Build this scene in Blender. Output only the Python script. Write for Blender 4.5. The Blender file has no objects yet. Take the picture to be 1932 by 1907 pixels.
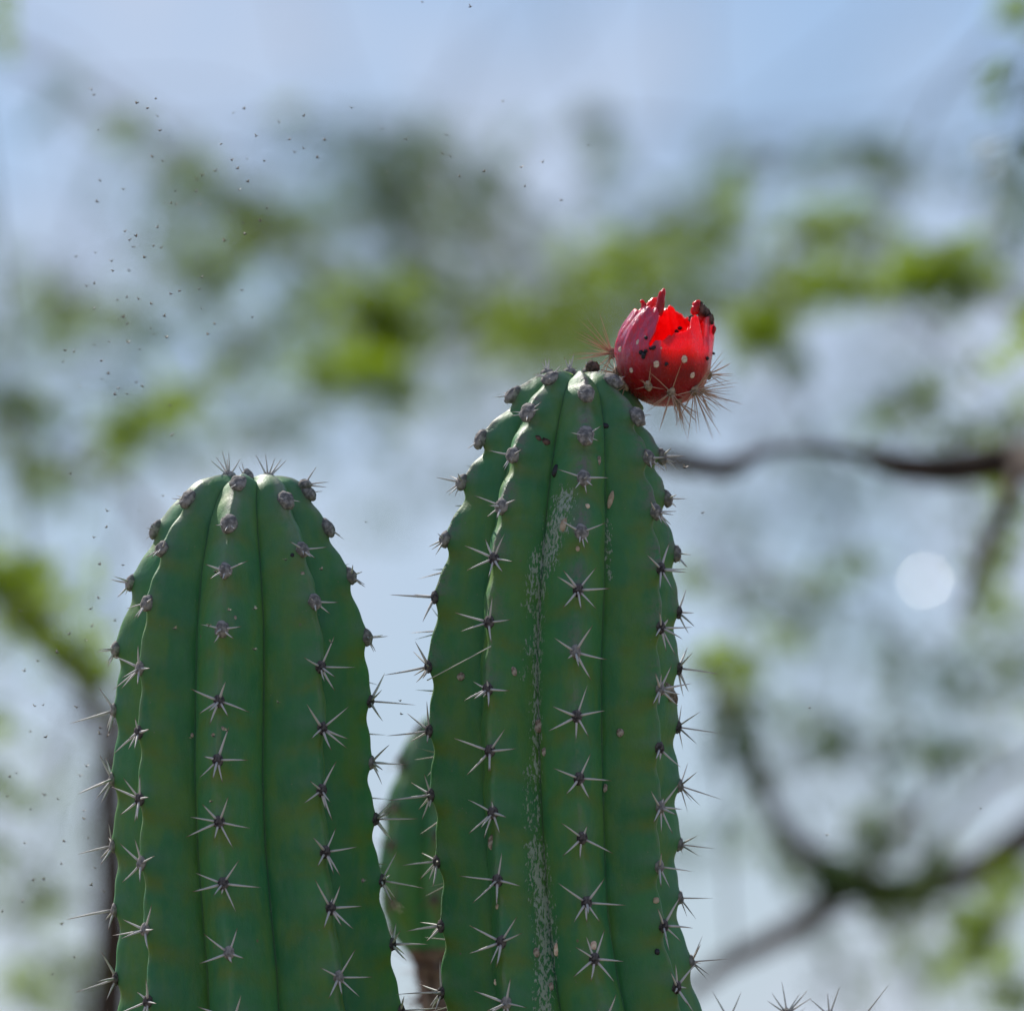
import bpy, bmesh, math, random
import numpy as np
from mathutils import Vector, Matrix, noise, Quaternion

random.seed(11); rng = np.random.default_rng(11)
scn = bpy.context.scene
col = scn.collection

# ------------------------------------------------------------------ camera
FOCUS = 6.0; LENS = 400.0; SENSOR = 28.0
CAM = Vector((0, -FOCUS, 1.55)); AIM = Vector((0, 0, 2.05))
cd = bpy.data.cameras.new('camera'); cam = bpy.data.objects.new('camera', cd); col.objects.link(cam)
cd.lens = LENS; cd.sensor_width = SENSOR; cd.sensor_fit = 'HORIZONTAL'
cam.location = CAM
cam.rotation_euler = (AIM - CAM).to_track_quat('-Z', 'Y').to_euler()
cd.clip_start = 0.1; cd.clip_end = 5000
cd.dof.use_dof = True; cd.dof.focus_distance = (AIM - CAM).length - 0.035; cd.dof.aperture_fstop = 8.0
scn.camera = cam
FWD = (AIM - CAM).normalized(); RIGHT = Vector((1, 0, 0)); UP = RIGHT.cross(FWD)

# ------------------------------------------------------------------ sky, sun, exposure
SUN_EL = math.radians(43); SUN_AZ = math.radians(-33)          # azimuth from +Y towards +X: behind the plants, a little left
w = bpy.data.worlds.new('World'); scn.world = w; w.use_nodes = True
nt = w.node_tree; nt.nodes.clear()
sky = nt.nodes.new('ShaderNodeTexSky'); sky.sky_type = 'NISHITA'; sky.sun_disc = False
sky.sun_elevation = SUN_EL; sky.sun_rotation = SUN_AZ
sky.air_density = 1.0; sky.dust_density = 0.8; sky.ozone_density = 3.0; sky.altitude = 300
bg = nt.nodes.new('ShaderNodeBackground'); bg.inputs['Strength'].default_value = 0.099
wo = nt.nodes.new('ShaderNodeOutputWorld')
# thin high cloud over the whole sky
tc = nt.nodes.new('ShaderNodeTexCoord'); nz = nt.nodes.new('ShaderNodeTexNoise')
nz.inputs['Scale'].default_value = 60; nz.inputs['Detail'].default_value = 5; nz.inputs['Roughness'].default_value = 0.55
mpn = nt.nodes.new('ShaderNodeMapRange'); mpn.inputs[1].default_value = 0.42; mpn.inputs[2].default_value = 0.68
mpn.inputs[3].default_value = 0.0; mpn.inputs[4].default_value = 0.85
mxs = nt.nodes.new('ShaderNodeMix'); mxs.data_type = 'RGBA'
mxs.inputs['B'].default_value = (6.2, 6.75, 8.1, 1)
nt.links.new(tc.outputs['Generated'], nz.inputs['Vector']); nt.links.new(nz.outputs['Fac'], mpn.inputs[0])
nt.links.new(mpn.outputs[0], mxs.inputs['Factor']); 
tint = nt.nodes.new('ShaderNodeMix'); tint.data_type = 'RGBA'; tint.blend_type = 'MULTIPLY'; tint.inputs['Factor'].default_value = 1.0
tint.inputs['B'].default_value = (0.75, 0.80, 0.96, 1); nt.links.new(sky.outputs[0], tint.inputs['A']); nt.links.new(tint.outputs['Result'], mxs.inputs['A'])
nt.links.new(mxs.outputs['Result'], bg.inputs['Color']); nt.links.new(bg.outputs[0], wo.inputs['Surface'])

sd = bpy.data.lights.new('sun', 'SUN'); sun = bpy.data.objects.new('sun', sd); col.objects.link(sun)
sd.energy = 5.0; sd.angle = math.radians(0.5); sd.color = (1.0, 0.94, 0.86)
SUNV = Vector((math.sin(SUN_AZ) * math.cos(SUN_EL), math.cos(SUN_AZ) * math.cos(SUN_EL), math.sin(SUN_EL)))
sun.rotation_euler = SUNV.to_track_quat('Z', 'Y').to_euler(); sun.location = SUNV * 30
scn.view_settings.view_transform = 'Standard'; scn.view_settings.look = 'None'
scn.view_settings.exposure = 0.0; scn.view_settings.gamma = 1.0
try: scn.view_settings.use_curve_mapping = False
except Exception: pass
scn.render.engine = 'CYCLES'
scn.cycles.use_denoising = True
scn.cycles.max_bounces = 8; scn.cycles.transparent_max_bounces = 8
scn.cycles.sample_clamp_indirect = 10

# ------------------------------------------------------------------ measuring: picture units (1932 wide) to world
PW, PH = 1932.0, 1907.0
U = FOCUS * SENSOR / LENS / PW                                  # metres per picture unit at the focus plane
def ray(x, y):
    k = SENSOR / LENS / PW
    return FWD + RIGHT * ((x - PW / 2) * k) + UP * ((PH / 2 - y) * k)
def atY(x, y, Y=0.0):
    r = ray(x, y); return CAM + r * ((Y - CAM.y) / r.y)
def atD(x, y, d):
    return CAM + ray(x, y) * d

# ------------------------------------------------------------------ materials
def newmat(name):
    m = bpy.data.materials.new(name); m.use_nodes = True
    return m, m.node_tree, m.node_tree.nodes['Principled BSDF']
class NB:
    def __init__(s, nt): s.nt = nt
    def n(s, t, **kw):
        o = s.nt.nodes.new(t)
        for k, v in kw.items(): setattr(o, k, v)
        return o
    def L(s, a, b): s.nt.links.new(a, b)
    def attr(s, name): return s.n('ShaderNodeAttribute', attribute_name=name).outputs['Fac']
    def noise(s, scale, detail=3, rough=0.55, vec=None, sx=None):
        o = s.n('ShaderNodeTexNoise'); o.inputs['Scale'].default_value = scale
        o.inputs['Detail'].default_value = detail; o.inputs['Roughness'].default_value = rough
        if vec is None: vec = s.n('ShaderNodeTexCoord').outputs['Object']
        if sx:
            mp = s.n('ShaderNodeMapping'); mp.inputs['Scale'].default_value = sx; s.L(vec, mp.inputs['Vector']); vec = mp.outputs[0]
        s.L(vec, o.inputs['Vector']); return o.outputs['Fac']
    def rng(s, v, a, b, c=0.0, d=1.0, smooth=True):
        o = s.n('ShaderNodeMapRange'); 
        if smooth: o.interpolation_type = 'SMOOTHSTEP'
        s.L(v, o.inputs[0])
        for i, q in enumerate((a, b, c, d)): o.inputs[i + 1].default_value = q
        return o.outputs[0]
    def math(s, op, a, b=None):
        o = s.n('ShaderNodeMath', operation=op)
        for i, q in enumerate((a, b)):
            if q is None: continue
            if isinstance(q, (int, float)): o.inputs[i].default_value = q
            else: s.L(q, o.inputs[i])
        return o.outputs[0]
    def mix(s, f, a, b, mode='MIX'):
        o = s.n('ShaderNodeMix', data_type='RGBA', blend_type=mode)
        for k, q in (('Factor', f), ('A', a), ('B', b)):
            if isinstance(q, (int, float)): o.inputs[k].default_value = q
            elif isinstance(q, tuple): o.inputs[k].default_value = (*q, 1)
            else: s.L(q, o.inputs[k])
        return o.outputs['Result']
    def bump(s, h, strength, dist, prev=None):
        o = s.n('ShaderNodeBump'); o.inputs['Strength'].default_value = strength; o.inputs['Distance'].default_value = dist
        s.L(h, o.inputs['Height'])
        if prev is not None: s.L(prev, o.inputs['Normal'])
        return o.outputs['Normal']

def stem_material(name, shift=0.0):
    m, t, p = newmat(name); b = NB(t)
    a, cork, scar = b.attr('crest'), b.attr('cork'), b.attr('scar')
    big = b.noise(38, 3); mid = b.noise(140, 4); fine = b.noise(1500, 3); streak = b.noise(260, 3, sx=(1, 1, 0.25))
    c = b.mix(b.rng(big, 0.35, 0.65), (0.038 + shift, 0.225, 0.082), (0.068 + shift, 0.275, 0.082))
    c = b.mix(b.rng(streak, 0.45, 0.75, 0, 0.4), c, (0.085, 0.26, 0.125))
    c = b.mix(b.rng(b.noise(75, 4, sx=(1, 1, 0.4)), 0.42, 0.66, 0, 0.75), c, (0.135, 0.285, 0.048))
    # yellowish skin below each areole
    yl = b.math('MULTIPLY', b.attr('yellow'), b.rng(b.noise(95, 4), 0.30, 0.62, 0.2, 0.9))
    c = b.mix(yl, c, (0.165, 0.235, 0.024))
    c = b.mix(b.math('MULTIPLY', b.attr('young'), b.rng(b.noise(160, 4, sx=(1, 1, 0.3)), 0.30, 0.70, 0.25, 0.8)), c, (0.15, 0.29, 0.16))
    c = b.mix(b.math('MULTIPLY', b.math('MULTIPLY', b.attr('young'), b.rng(a, 0.42, 0.08)), b.rng(b.noise(210, 4), 0.30, 0.55, 0.2, 0.85)), c, (0.34, 0.35, 0.29))
    # waxy bloom on the shoulder above each areole
    bl = b.math('MULTIPLY', b.attr('bloomy'), b.rng(mid, 0.3, 0.65, 0.1, 0.6))
    c = b.mix(bl, c, (0.14, 0.27, 0.18))
    # narrow pale line along the crest, then corky patches
    cl = b.math('MULTIPLY', b.rng(a, 0.075, 0.025), b.rng(b.noise(110, 4), 0.42, 0.62, 0.03, 0.75))
    c = b.mix(cl, c, (0.17, 0.27, 0.12))
    ck = b.math('MULTIPLY', cork, b.rng(b.noise(420, 4), 0.34, 0.58)); c = b.mix(ck, c, (0.23, 0.185, 0.18))
    # dark line in the groove, small freckles
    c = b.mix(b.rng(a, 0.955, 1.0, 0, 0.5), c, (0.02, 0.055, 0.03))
    fr = b.n('ShaderNodeTexVoronoi'); fr.inputs['Scale'].default_value = 120; b.L(b.n('ShaderNodeTexCoord').outputs['Object'], fr.inputs['Vector'])
    fm = b.math('MULTIPLY', b.rng(fr.outputs['Distance'], 0.10, 0.05), b.rng(b.noise(60, 2), 0.62, 0.66)); c = b.mix(fm, c, (0.21, 0.17, 0.11))
    fq = b.n('ShaderNodeTexVoronoi'); fq.inputs['Scale'].default_value = 420; b.L(b.n('ShaderNodeTexCoord').outputs['Object'], fq.inputs['Vector'])
    fz = b.math('MULTIPLY', b.rng(fq.outputs['Distance'], 0.16, 0.08), b.rng(b.noise(130, 3), 0.60, 0.66)); c = b.mix(b.math('MULTIPLY', fz, 0.7), c, (0.24, 0.27, 0.17))
    c = b.mix(b.rng(b.noise(2300, 2), 0.35, 0.70, 0.0, 0.30), c, b.mix(b.noise(300, 2), (0.02, 0.10, 0.04), (0.15, 0.30, 0.15)))
    # scraped pale scars
    sn = b.noise(900, 4, 0.65, sx=(1, 1, 0.45)); thr = b.math('SUBTRACT', 0.66, b.math('MULTIPLY', scar, 0.25))
    sm = b.rng(b.math('SUBTRACT', sn, thr), -0.02, 0.06)
    sm = b.math('MULTIPLY', sm, b.rng(scar, 0.03, 0.2)); c = b.mix(b.math('MULTIPLY', sm, 0.85), c, b.mix(b.noise(240, 3), (0.34, 0.38, 0.28), (0.56, 0.64, 0.55)))
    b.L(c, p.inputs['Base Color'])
    r = b.rng(mid, 0.3, 0.7, 0.42, 0.62); b.L(r, p.inputs['Roughness'])
    p.inputs['Specular IOR Level'].default_value = 0.36
    p.inputs['Subsurface Weight'].default_value = 0.32; p.inputs['Subsurface Scale'].default_value = 0.0045
    p.inputs['Subsurface Radius'].default_value = (0.6, 1.0, 0.25)
    n1 = b.bump(b.noise(220, 4, sx=(1, 1, 0.5)), 0.35, 0.0012); n2 = b.bump(fine, 0.18, 0.0004, n1)
    n3 = b.bump(b.math('MAXIMUM', sm, ck), 0.5, 0.0006, n2); b.L(n3, p.inputs['Normal'])
    return m
M = {}
M['stem'] = stem_material('cactus skin')

def simple(name, c1, c2, scale, rough=0.7, bump=0.3, dist=0.001, spec=0.3, lo=0.35, hi=0.65, sss=0):
    m, t, p = newmat(name); b = NB(t)
    f = b.noise(scale, 4)
    b.L(b.mix(b.rng(f, lo, hi), c1, c2), p.inputs['Base Color']); p.inputs['Roughness'].default_value = rough
    p.inputs['Specular IOR Level'].default_value = spec
    if bump: b.L(b.bump(b.noise(scale * 2.2, 4), bump, dist), p.inputs['Normal'])
    if sss: p.inputs['Subsurface Weight'].default_value = sss; p.inputs['Subsurface Scale'].default_value = 0.002
    M[name] = m; return m
simple('wool', (0.17, 0.165, 0.158), (0.40, 0.375, 0.345), 520, 0.95, 0.6, 0.0006, 0.05)
simple('wool_tan', (0.22, 0.16, 0.11), (0.60, 0.47, 0.33), 500, 0.95, 0.8, 0.001, 0.05)
simple('wool_dark', (0.045, 0.04, 0.042), (0.19, 0.17, 0.165), 480, 0.95, 0.9, 0.001, 0.05)
simple('scab', (0.20, 0.15, 0.11), (0.58, 0.50, 0.41), 500, 0.9, 0.8, 0.001, 0.1)
simple('husk_seed', (0.42, 0.31, 0.20), (0.62, 0.50, 0.36), 300, 0.5, 0.2, 0.0004)
simple('seed', (0.008, 0.008, 0.012), (0.02, 0.02, 0.028), 900, 0.35, 0.2, 0.0003, 0.5)
simple('tubercle', (0.75, 0.48, 0.36), (0.95, 0.82, 0.62), 700, 0.8, 0.5, 0.0006)
simple('withered', (0.02, 0.015, 0.012), (0.22, 0.14, 0.11), 330, 0.85, 0.9, 0.0012)
simple('bark', (0.042, 0.029, 0.023), (0.105, 0.076, 0.061), 70, 0.9, 0.7, 0.004)
simple('bark_pale', (0.16, 0.135, 0.12), (0.26, 0.23, 0.21), 60, 0.9, 0.5, 0.004)
simple('gnat', (0.04, 0.036, 0.036), (0.08, 0.068, 0.06), 4000, 0.5, 0)
simple('cork_wood', (0.10, 0.06, 0.045), (0.30, 0.21, 0.16), 160, 0.9, 0.7, 0.002)
def spine_mat(name, base, midc, tip):
    m, t, p = newmat(name); b = NB(t)
    g = b.n('ShaderNodeSeparateXYZ'); b.L(b.n('ShaderNodeTexCoord').outputs['Generated'], g.inputs[0]); z = g.outputs['Z']
    rnd = b.n('ShaderNodeObjectInfo').outputs['Random']
    c = b.mix(b.rng(z, 0.0, 0.25), base, midc)
    c = b.mix(b.math('MULTIPLY', b.rng(z, 0.72, 0.97), b.rng(rnd, 0.0, 0.6, 0.45, 1.0)), c, tip)
    c = b.mix(b.rng(b.noise(700, 3), 0.50, 0.75, 0, 0.3), c, (0.22, 0.18, 0.15))
    b.L(c, p.inputs['Base Color']); p.inputs['Roughness'].default_value = 0.55; p.inputs['Specular IOR Level'].default_value = 0.35
    M[name] = m; return m
spine_mat('spine', (0.30, 0.28, 0.27), (0.68, 0.66, 0.63), (0.24, 0.085, 0.045))
spine_mat('spine_brown', (0.55, 0.46, 0.38), (0.62, 0.40, 0.26), (0.50, 0.19, 0.07))
# leaf: thin, lets light through
m, t, p = newmat('leaf'); b = NB(t)
lr = b.attr('tone')
c = b.mix(lr, (0.030, 0.070, 0.026), (0.155, 0.260, 0.010)); b.L(c, p.inputs['Base Color']); p.inputs['Roughness'].default_value = 0.5
tr = b.n('ShaderNodeBsdfTranslucent'); b.L(b.mix(lr, (0.040, 0.095, 0.026), (0.42, 0.60, 0.006)), tr.inputs['Color'])
ms = b.n('ShaderNodeMixShader'); ms.inputs[0].default_value = 0.5
b.L(p.outputs[0], ms.inputs[1]); b.L(tr.outputs[0], ms.inputs[2]); b.L(ms.outputs[0], t.nodes['Material Output'].inputs['Surface'])
M['leaf'] = m
m, t, p = newmat('gnat wing'); p.inputs['Base Color'].default_value = (0.55, 0.48, 0.40, 1); p.inputs['Roughness'].default_value = 0.6; p.inputs['Alpha'].default_value = 0.6
M['wing'] = m
m, t, p = newmat('silk'); p.inputs['Base Color'].default_value = (0.8, 0.78, 0.7, 1); p.inputs['Roughness'].default_value = 0.3; M['silk'] = m
# fruit skin (outside) and inside
m, t, p = newmat('fruit skin'); b = NB(t)
f1, f2 = b.noise(120, 4), b.noise(520, 4, sx=(1, 1, 0.3))
bloom = b.attr('bloom'); shade_to_glow = b.attr('shade_to_glow')
c = b.mix(shade_to_glow, b.mix(b.rng(f1, 0.35, 0.65), (0.30, 0.004, 0.010), (0.40, 0.007, 0.014)), (0.88, 0.010, 0.018))  # shaded base and glowing upper flaps painted into the skin colour
c = b.mix(b.math('MULTIPLY', bloom, b.rng(f2, 0.25, 0.62, 0.35, 0.95)), c, (0.34, 0.095, 0.185))
c = b.mix(b.rng(b.noise(900, 2), 0.70, 0.76, 0, 0.7), c, (0.55, 0.30, 0.25)); b.L(c, p.inputs['Base Color'])
b.L(b.rng(f2, 0.3, 0.7, 0.18, 0.36), p.inputs['Roughness']); p.inputs['Specular IOR Level'].default_value = 0.26
p.inputs['Subsurface Weight'].default_value = 1.0; p.inputs['Subsurface Scale'].default_value = 0.006; p.inputs['Subsurface Radius'].default_value = (1.0, 0.06, 0.05)
b.L(b.bump(b.noise(260, 5, 0.65, sx=(1, 1, 0.45)), 0.8, 0.0016), p.inputs['Normal']); p.inputs['Coat Weight'].default_value = 0.35; p.inputs['Coat Roughness'].default_value = 0.18; M['fruit'] = m
m, t, p = newmat('fruit inside'); b = NB(t)
b.L(b.mix(b.rng(b.noise(300, 4), 0.35, 0.65), (0.75, 0.012, 0.018), (0.88, 0.03, 0.03)), p.inputs['Base Color'])
p.inputs['Roughness'].default_value = 0.32; p.inputs['Subsurface Weight'].default_value = 0.85; p.inputs['Subsurface Scale'].default_value = 0.005
p.inputs['Subsurface Radius'].default_value = (1.0, 0.05, 0.04); b.L(b.bump(b.noise(420, 4), 0.4, 0.001), p.inputs['Normal']); M['pulp'] = m
# ground
m, t, p = newmat('dry earth'); b = NB(t)
c = b.mix(b.rng(b.noise(1.2, 6), 0.35, 0.65), (0.20, 0.15, 0.10), (0.30, 0.24, 0.17)); c = b.mix(b.rng(b.noise(0.25, 5), 0.5, 0.62), c, (0.12, 0.13, 0.06))
b.L(c, p.inputs['Base Color']); p.inputs['Roughness'].default_value = 0.95
b.L(b.bump(b.noise(25, 6), 0.6, 0.03), p.inputs['Normal']); M['ground'] = m

# ------------------------------------------------------------------ object helpers
def mesh_obj(name, verts, faces, mat, parent=None, smooth=True, kind=None):
    me = bpy.data.meshes.new(name); me.from_pydata([tuple(v) for v in verts], [], [tuple(f) for f in faces]); me.update()
    if smooth: me.shade_smooth()
    return me_obj(name, me, mat, parent, kind)
def me_obj(name, me, mat=None, parent=None, kind=None):
    if mat is not None and not me.materials: me.materials.append(M[mat] if isinstance(mat, str) else mat)
    o = bpy.data.objects.new(name, me); col.objects.link(o)
    if parent is not None: o.parent = parent
    if kind: o['kind'] = kind
    return o
def tag(o, label, cat, group=None):
    o['label'] = label; o['category'] = cat
    if group: o['group'] = group
    return o
def empty(name, loc, label, cat, group=None):
    o = bpy.data.objects.new(name, None); col.objects.link(o); o.location = loc; o.empty_display_size = 0.02
    return tag(o, label, cat, group)
def fattr(me, name, vals):
    at = me.attributes.new(name, 'FLOAT', 'POINT'); at.data.foreach_set('value', np.asarray(vals, dtype=np.float32))
def tube(pts, rad, seg=8, cap=True, off=0):
    """verts, faces of a tapered tube through pts (list of Vector)"""
    V, F = [], []; n = len(pts); prev = None
    for i, q in enumerate(pts):
        d = (pts[min(i + 1, n - 1)] - pts[max(i - 1, 0)]).normalized()
        if prev is None:
            s = d.orthogonal().normalized()
        else:
            s = (prev - d * prev.dot(d)).normalized()
        prev = s; u = d.cross(s)
        for k in range(seg):
            an = 2 * math.pi * k / seg; V.append(q + (s * math.cos(an) + u * math.sin(an)) * rad[i])
    for i in range(n - 1):
        for k in range(seg):
            a0 = off + i * seg + k; a1 = off + i * seg + (k + 1) % seg
            F.append((a0, a1, a1 + seg, a0 + seg))
    if cap:
        F.append(tuple(off + k for k in reversed(range(seg)))); F.append(tuple(off + (n - 1) * seg + k for k in range(seg)))
    return V, F
def smooth_path(pts, rad, per=6):
    """Catmull-Rom through pts"""
    P, R_ = [], []; n = len(pts)
    for i in range(n - 1):
        p0, p1, p2, p3 = pts[max(i - 1, 0)], pts[i], pts[i + 1], pts[min(i + 2, n - 1)]
        for k in range(per):
            t = k / per
            P.append(0.5 * ((2 * p1) + (p2 - p0) * t + (2 * p0 - 5 * p1 + 4 * p2 - p3) * t * t + (3 * p1 - p0 - 3 * p2 + p3) * t ** 3))
            R_.append(rad[i] + (rad[i + 1] - rad[i]) * t)
    P.append(pts[-1]); R_.append(rad[-1]); return P, R_
def lump(r, seed, sub=3, amp=0.25, freq=2.0, squash=(1, 1, 1), name='lump'):
    bm = bmesh.new(); bmesh.ops.create_icosphere(bm, subdivisions=sub, radius=1)
    for v in bm.verts:
        nz_ = noise.noise(v.co * freq + Vector((seed * 7.1, seed * 3.3, 0))) + 0.5 * noise.noise(v.co * freq * 2.3 + Vector((0, seed * 5.7, 2)))
        v.co = Vector((v.co.x * squash[0], v.co.y * squash[1], v.co.z * squash[2])) * r * (1 + amp * nz_)
    me = bpy.data.meshes.new(name); bm.to_mesh(me); bm.free(); me.shade_smooth(); return me

# unit spines along +Z (length 1): several bends
def spine_mesh(seed, thick=0.05, mat='spine'):
    r = random.Random(seed); bend = r.uniform(-0.09, 0.09); b2 = r.uniform(-0.06, 0.06)
    pts = [Vector((bend * (t * t) , b2 * t * t, t)) for t in (0, .18, .45, .72, .9, 1.0)]
    rad = [thick * k for k in (1.0, 1.05, 0.85, 0.55, 0.26, 0.04)]
    V, F = tube(pts, rad, 6); me = bpy.data.meshes.new('spine'); me.from_pydata([tuple(v) for v in V], [], F); me.update(); me.shade_smooth()
    me.materials.append(M[mat]); return me
SPINES = [spine_mesh(i, 0.052) for i in range(5)]
FSPINES = [spine_mesh(20 + i, 0.023, 'spine_brown') for i in range(4)]
def areole_mesh(r, seed, mat, z=0.75):
    me = lump(r, seed, 3, 0.20, 1.9, (0.95, 1.2, z), 'areole'); me.materials.append(M[mat]); return me
A_TOP = [areole_mesh(0.0037, i, 'wool', 0.7) for i in range(3)]
A_MID = [areole_mesh(0.0030, 5 + i, 'wool', 0.8) for i in range(3)]
A_LOW = [areole_mesh(0.0024, 9 + i, ('wool_dark', 'wool', 'wool_dark')[i], 0.75) for i in range(3)]
A_TAN = [areole_mesh(0.0019, 15, 'wool_tan', 0.8)]

def frame(n, up):
    """matrix with Z = n, Y ~ up"""
    z = n.normalized(); y = (up - z * up.dot(z)).normalized(); x = y.cross(z)
    return Matrix((x, y, z)).transposed()
def add_spine(parent, d, length, meshes, base_off=0.0, thick=1.0, rnd=random):
    """spine sub-part pointing along local d of its areole"""
    o = bpy.data.objects.new('spine', rnd.choice(meshes)); col.objects.link(o); o.parent = parent
    d = d.normalized(); q = d.to_track_quat('Z', 'Y') @ Quaternion((0, 0, 1), rnd.uniform(0, 6.28))
    k = thick * 0.010 / length if length > 0 else 1
    o.matrix_basis = Matrix.LocRotScale(d * base_off, q, Vector((length * k, length * k, length)))
    return o
def spine_raw(V, F, origin, d, length, r):
    pts = [origin + d * (length * t) for t in (0, .5, 1)]
    v, f = tube(pts, [r, r * .7, r * .06], 4, False, len(V)); V += v; F += f

# ------------------------------------------------------------------ columnar cactus
def interp(xs, ys, x): return np.interp(x, xs, ys)
def smooth_tab(tab, n=240):
    ys = np.array([q[0] for q in tab], float); vs = np.array([q[1] for q in tab], float)
    g = np.linspace(ys[0], ys[-1], n); v = np.interp(g, ys, vs)
    k = np.ones(7) / 7; pad = np.concatenate([np.full(3, v[0]), v, np.full(3, v[-1])])
    return g, np.convolve(pad, k, 'valid')

def build_cactus(label, Y0, profile, centers, angles, areoles, amp, seed, ns=24, shown=None, corkiness=0.3, group=None,
                 scars=(), scale_up=1.0, spine_len=1.0, visible=True, extra_low=True, woody=None, vf0=0.68):
    """profile: (pictureY, half width) top to bottom; centers: (pictureY, x); angles: rib azimuths in degrees, 0 = towards camera;
    areoles: {rib index: [picture y ...]} for the ribs in view."""
    R = random.Random(seed)
    dsc = (Y0 - CAM.y) / FOCUS                                         # size per picture unit grows with distance
    zof = lambda y, Y=Y0: atY(966, y, Y).z
    gy, gc = smooth_tab(centers)
    # profile rows from apex to ground: (r, z)
    py = np.array([q[0] for q in profile], float); pr = np.array([q[1] for q in profile], float)
    # arc length resample of the visible part
    px_ = pr; seg = np.concatenate([[0], np.cumsum(np.hypot(np.diff(px_), np.diff(py)))])
    N = int(seg[-1] / 4.8); s = np.linspace(0, seg[-1], N)
    ry = np.interp(s, seg, py); rr = np.interp(s, seg, pr)
    k = np.ones(9) / 9
    def sm(v):
        p_ = np.concatenate([2 * v[0] - v[4:0:-1], v, 2 * v[-1] - v[-2:-6:-1]]); return np.convolve(p_, k, 'valid')
    ry, rr = sm(ry), sm(rr); rr[0] = 0.0; rr = np.maximum(rr, 0.0)
    z = np.array([zof(y) for y in ry]); r = rr * U * dsc
    cx = np.array([atY(np.interp(y, gy, gc), y, Y0).x for y in ry])
    # to the ground
    zl = z[-1]; zz = np.linspace(zl, -0.03, 46)[1:]
    t = (zl - zz) / (zl + 0.03)
    z = np.concatenate([z, zz]); r = np.concatenate([r, r[-1] * (1 + 0.10 * np.sin(t * 3.1) - 0.12 * t)])
    cx = np.concatenate([cx, cx[-1] + 0.012 * np.sin(t * 2.2)])
    base = Vector((cx[-1], Y0, 0.0))
    root = empty('columnar_cactus', base, label, 'cactus', group)
    nr = len(angles); zr = z
    order = np.argsort(z)                                              # for lookups by z
    # rib angles along height
    ang = np.zeros((len(z), nr))
    for i in range(nr): ang[:, i] = math.radians(angles[i]) + 0.05 * np.sin(z * 9 + i * 1.7 + seed) * np.clip((z.max() - z) / 0.1, 0, 1)
    # areole z lists per rib
    az = []
    for i in range(nr):
        ph = math.radians(angles[i])
        if i in areoles:
            L = []
            for y in areoles[i]:
                rloc = np.interp(y, ry, rr) * U * dsc
                L.append(zof(y, Y0 - rloc * math.cos(ph)))
            step = 0.0256 * dsc
        else:
            step = 0.0256 * dsc; L = [z.max() - 0.004 - R.uniform(0, .004)]
            for q in range(3): L.append(L[-1] - step * 0.62)
            while L[-1] > zl: L.append(L[-1] - step * R.uniform(0.9, 1.1))
        nvis = len(L)
        while L[-1] - step > 0.04: L.append(L[-1] - step * R.uniform(0.92, 1.12))
        az.append((np.array(L), nvis))
    A = np.concatenate([np.array([-1, -.965, -.9, -.8, -.68, -.55, -.42, -.30, -.2, -.12, -.06, -.02])[:ns // 2], np.array([.02, .06, .12, .2, .30, .42, .55, .68, .8, .9, .965])])
    verts, crest, phase, cork, scar = [], [], [], [], []
    nz_rows = len(z); ncol = nr * len(A)
    ztop = z.max(); half = math.pi / nr
    ampz = np.interp(ztop - z, [0, 0.02, 0.09, 0.2], [amp[0] * .5, amp[0], amp[1], amp[1]])
    vf = np.interp(r / r.max(), [0, 0.15, 0.5, 1.0], [0.96, 0.86, 0.74, vf0])
    rows = np.zeros((nz_rows, ncol, 3)); cA = np.zeros((nz_rows, ncol)); pA = np.zeros_like(cA); kA = np.zeros_like(cA)
    rib_z = []
    for i in range(nr):
        L = az[i][0]; Ls = L[::-1]
        idx = np.searchsorted(Ls, z)                                    # Ls ascending
        up = np.where(idx < len(Ls), Ls[np.clip(idx, 0, len(Ls) - 1)], L[0] + 0.02)
        dn = np.where(idx > 0, Ls[np.clip(idx - 1, 0, len(Ls) - 1)], z - 0.02)
        ph = np.clip((up - z) / np.maximum(up - dn, 1e-5), 0, 1)
        bump_ = -1.0 * np.exp(-((ph - 0.30) / 0.20) ** 2) + 0.45 * np.exp(-((ph - 0.93) / 0.12) ** 2) + 0.45 * np.exp(-((ph) / 0.10) ** 2)
        jit = np.array([noise.noise(Vector((0, i * 9.1 + seed, q * 60))) for q in z])
        d = ampz * (bump_ + 0.35 * jit)
        d = d * np.clip(r / 0.012, 0, 1)
        rib_z.append(d)
        nxt = ang[:, (i + 1) % nr] + (2 * math.pi if i == nr - 1 else 0); prv = ang[:, i - 1] - (2 * math.pi if i == 0 else 0)
        for j, a_ in enumerate(A):
            s_ = math.sqrt(a_ * a_ + 0.07 ** 2) - 0.07 if True else abs(a_)
            s_ = s_ / (math.sqrt(1.0049) - 0.07)
            tip = r + d; val = r * vf
            dl = s_ * half
            rad = tip * val * math.sin(half) / np.maximum(tip * math.sin(dl) + val * math.sin(half - dl), 1e-9)
            rad = rad + 0.0007 * np.clip(r / 0.03, 0, 1) * np.cos(2 * math.pi * (ph - 0.45 - 0.3 * abs(a_))) * math.sin(math.pi * s_) + r * 0.022 * math.sin(math.pi * s_) * (1 + 0.5 * jit) - r * 0.02 * math.exp(-((abs(a_) - 1) / 0.03) ** 2)
            th = ang[:, i] + (a_ * (nxt - ang[:, i]) / 2 if a_ > 0 else a_ * (ang[:, i] - prv) / 2)
            c_ = i * len(A) + j
            rows[:, c_, 0] = cx + rad * np.sin(th); rows[:, c_, 1] = Y0 - rad * np.cos(th)
            # crests stand a little higher than grooves on the dome
            rows[:, c_, 2] = z
            cA[:, c_] = abs(a_); pA[:, c_] = ph
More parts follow.
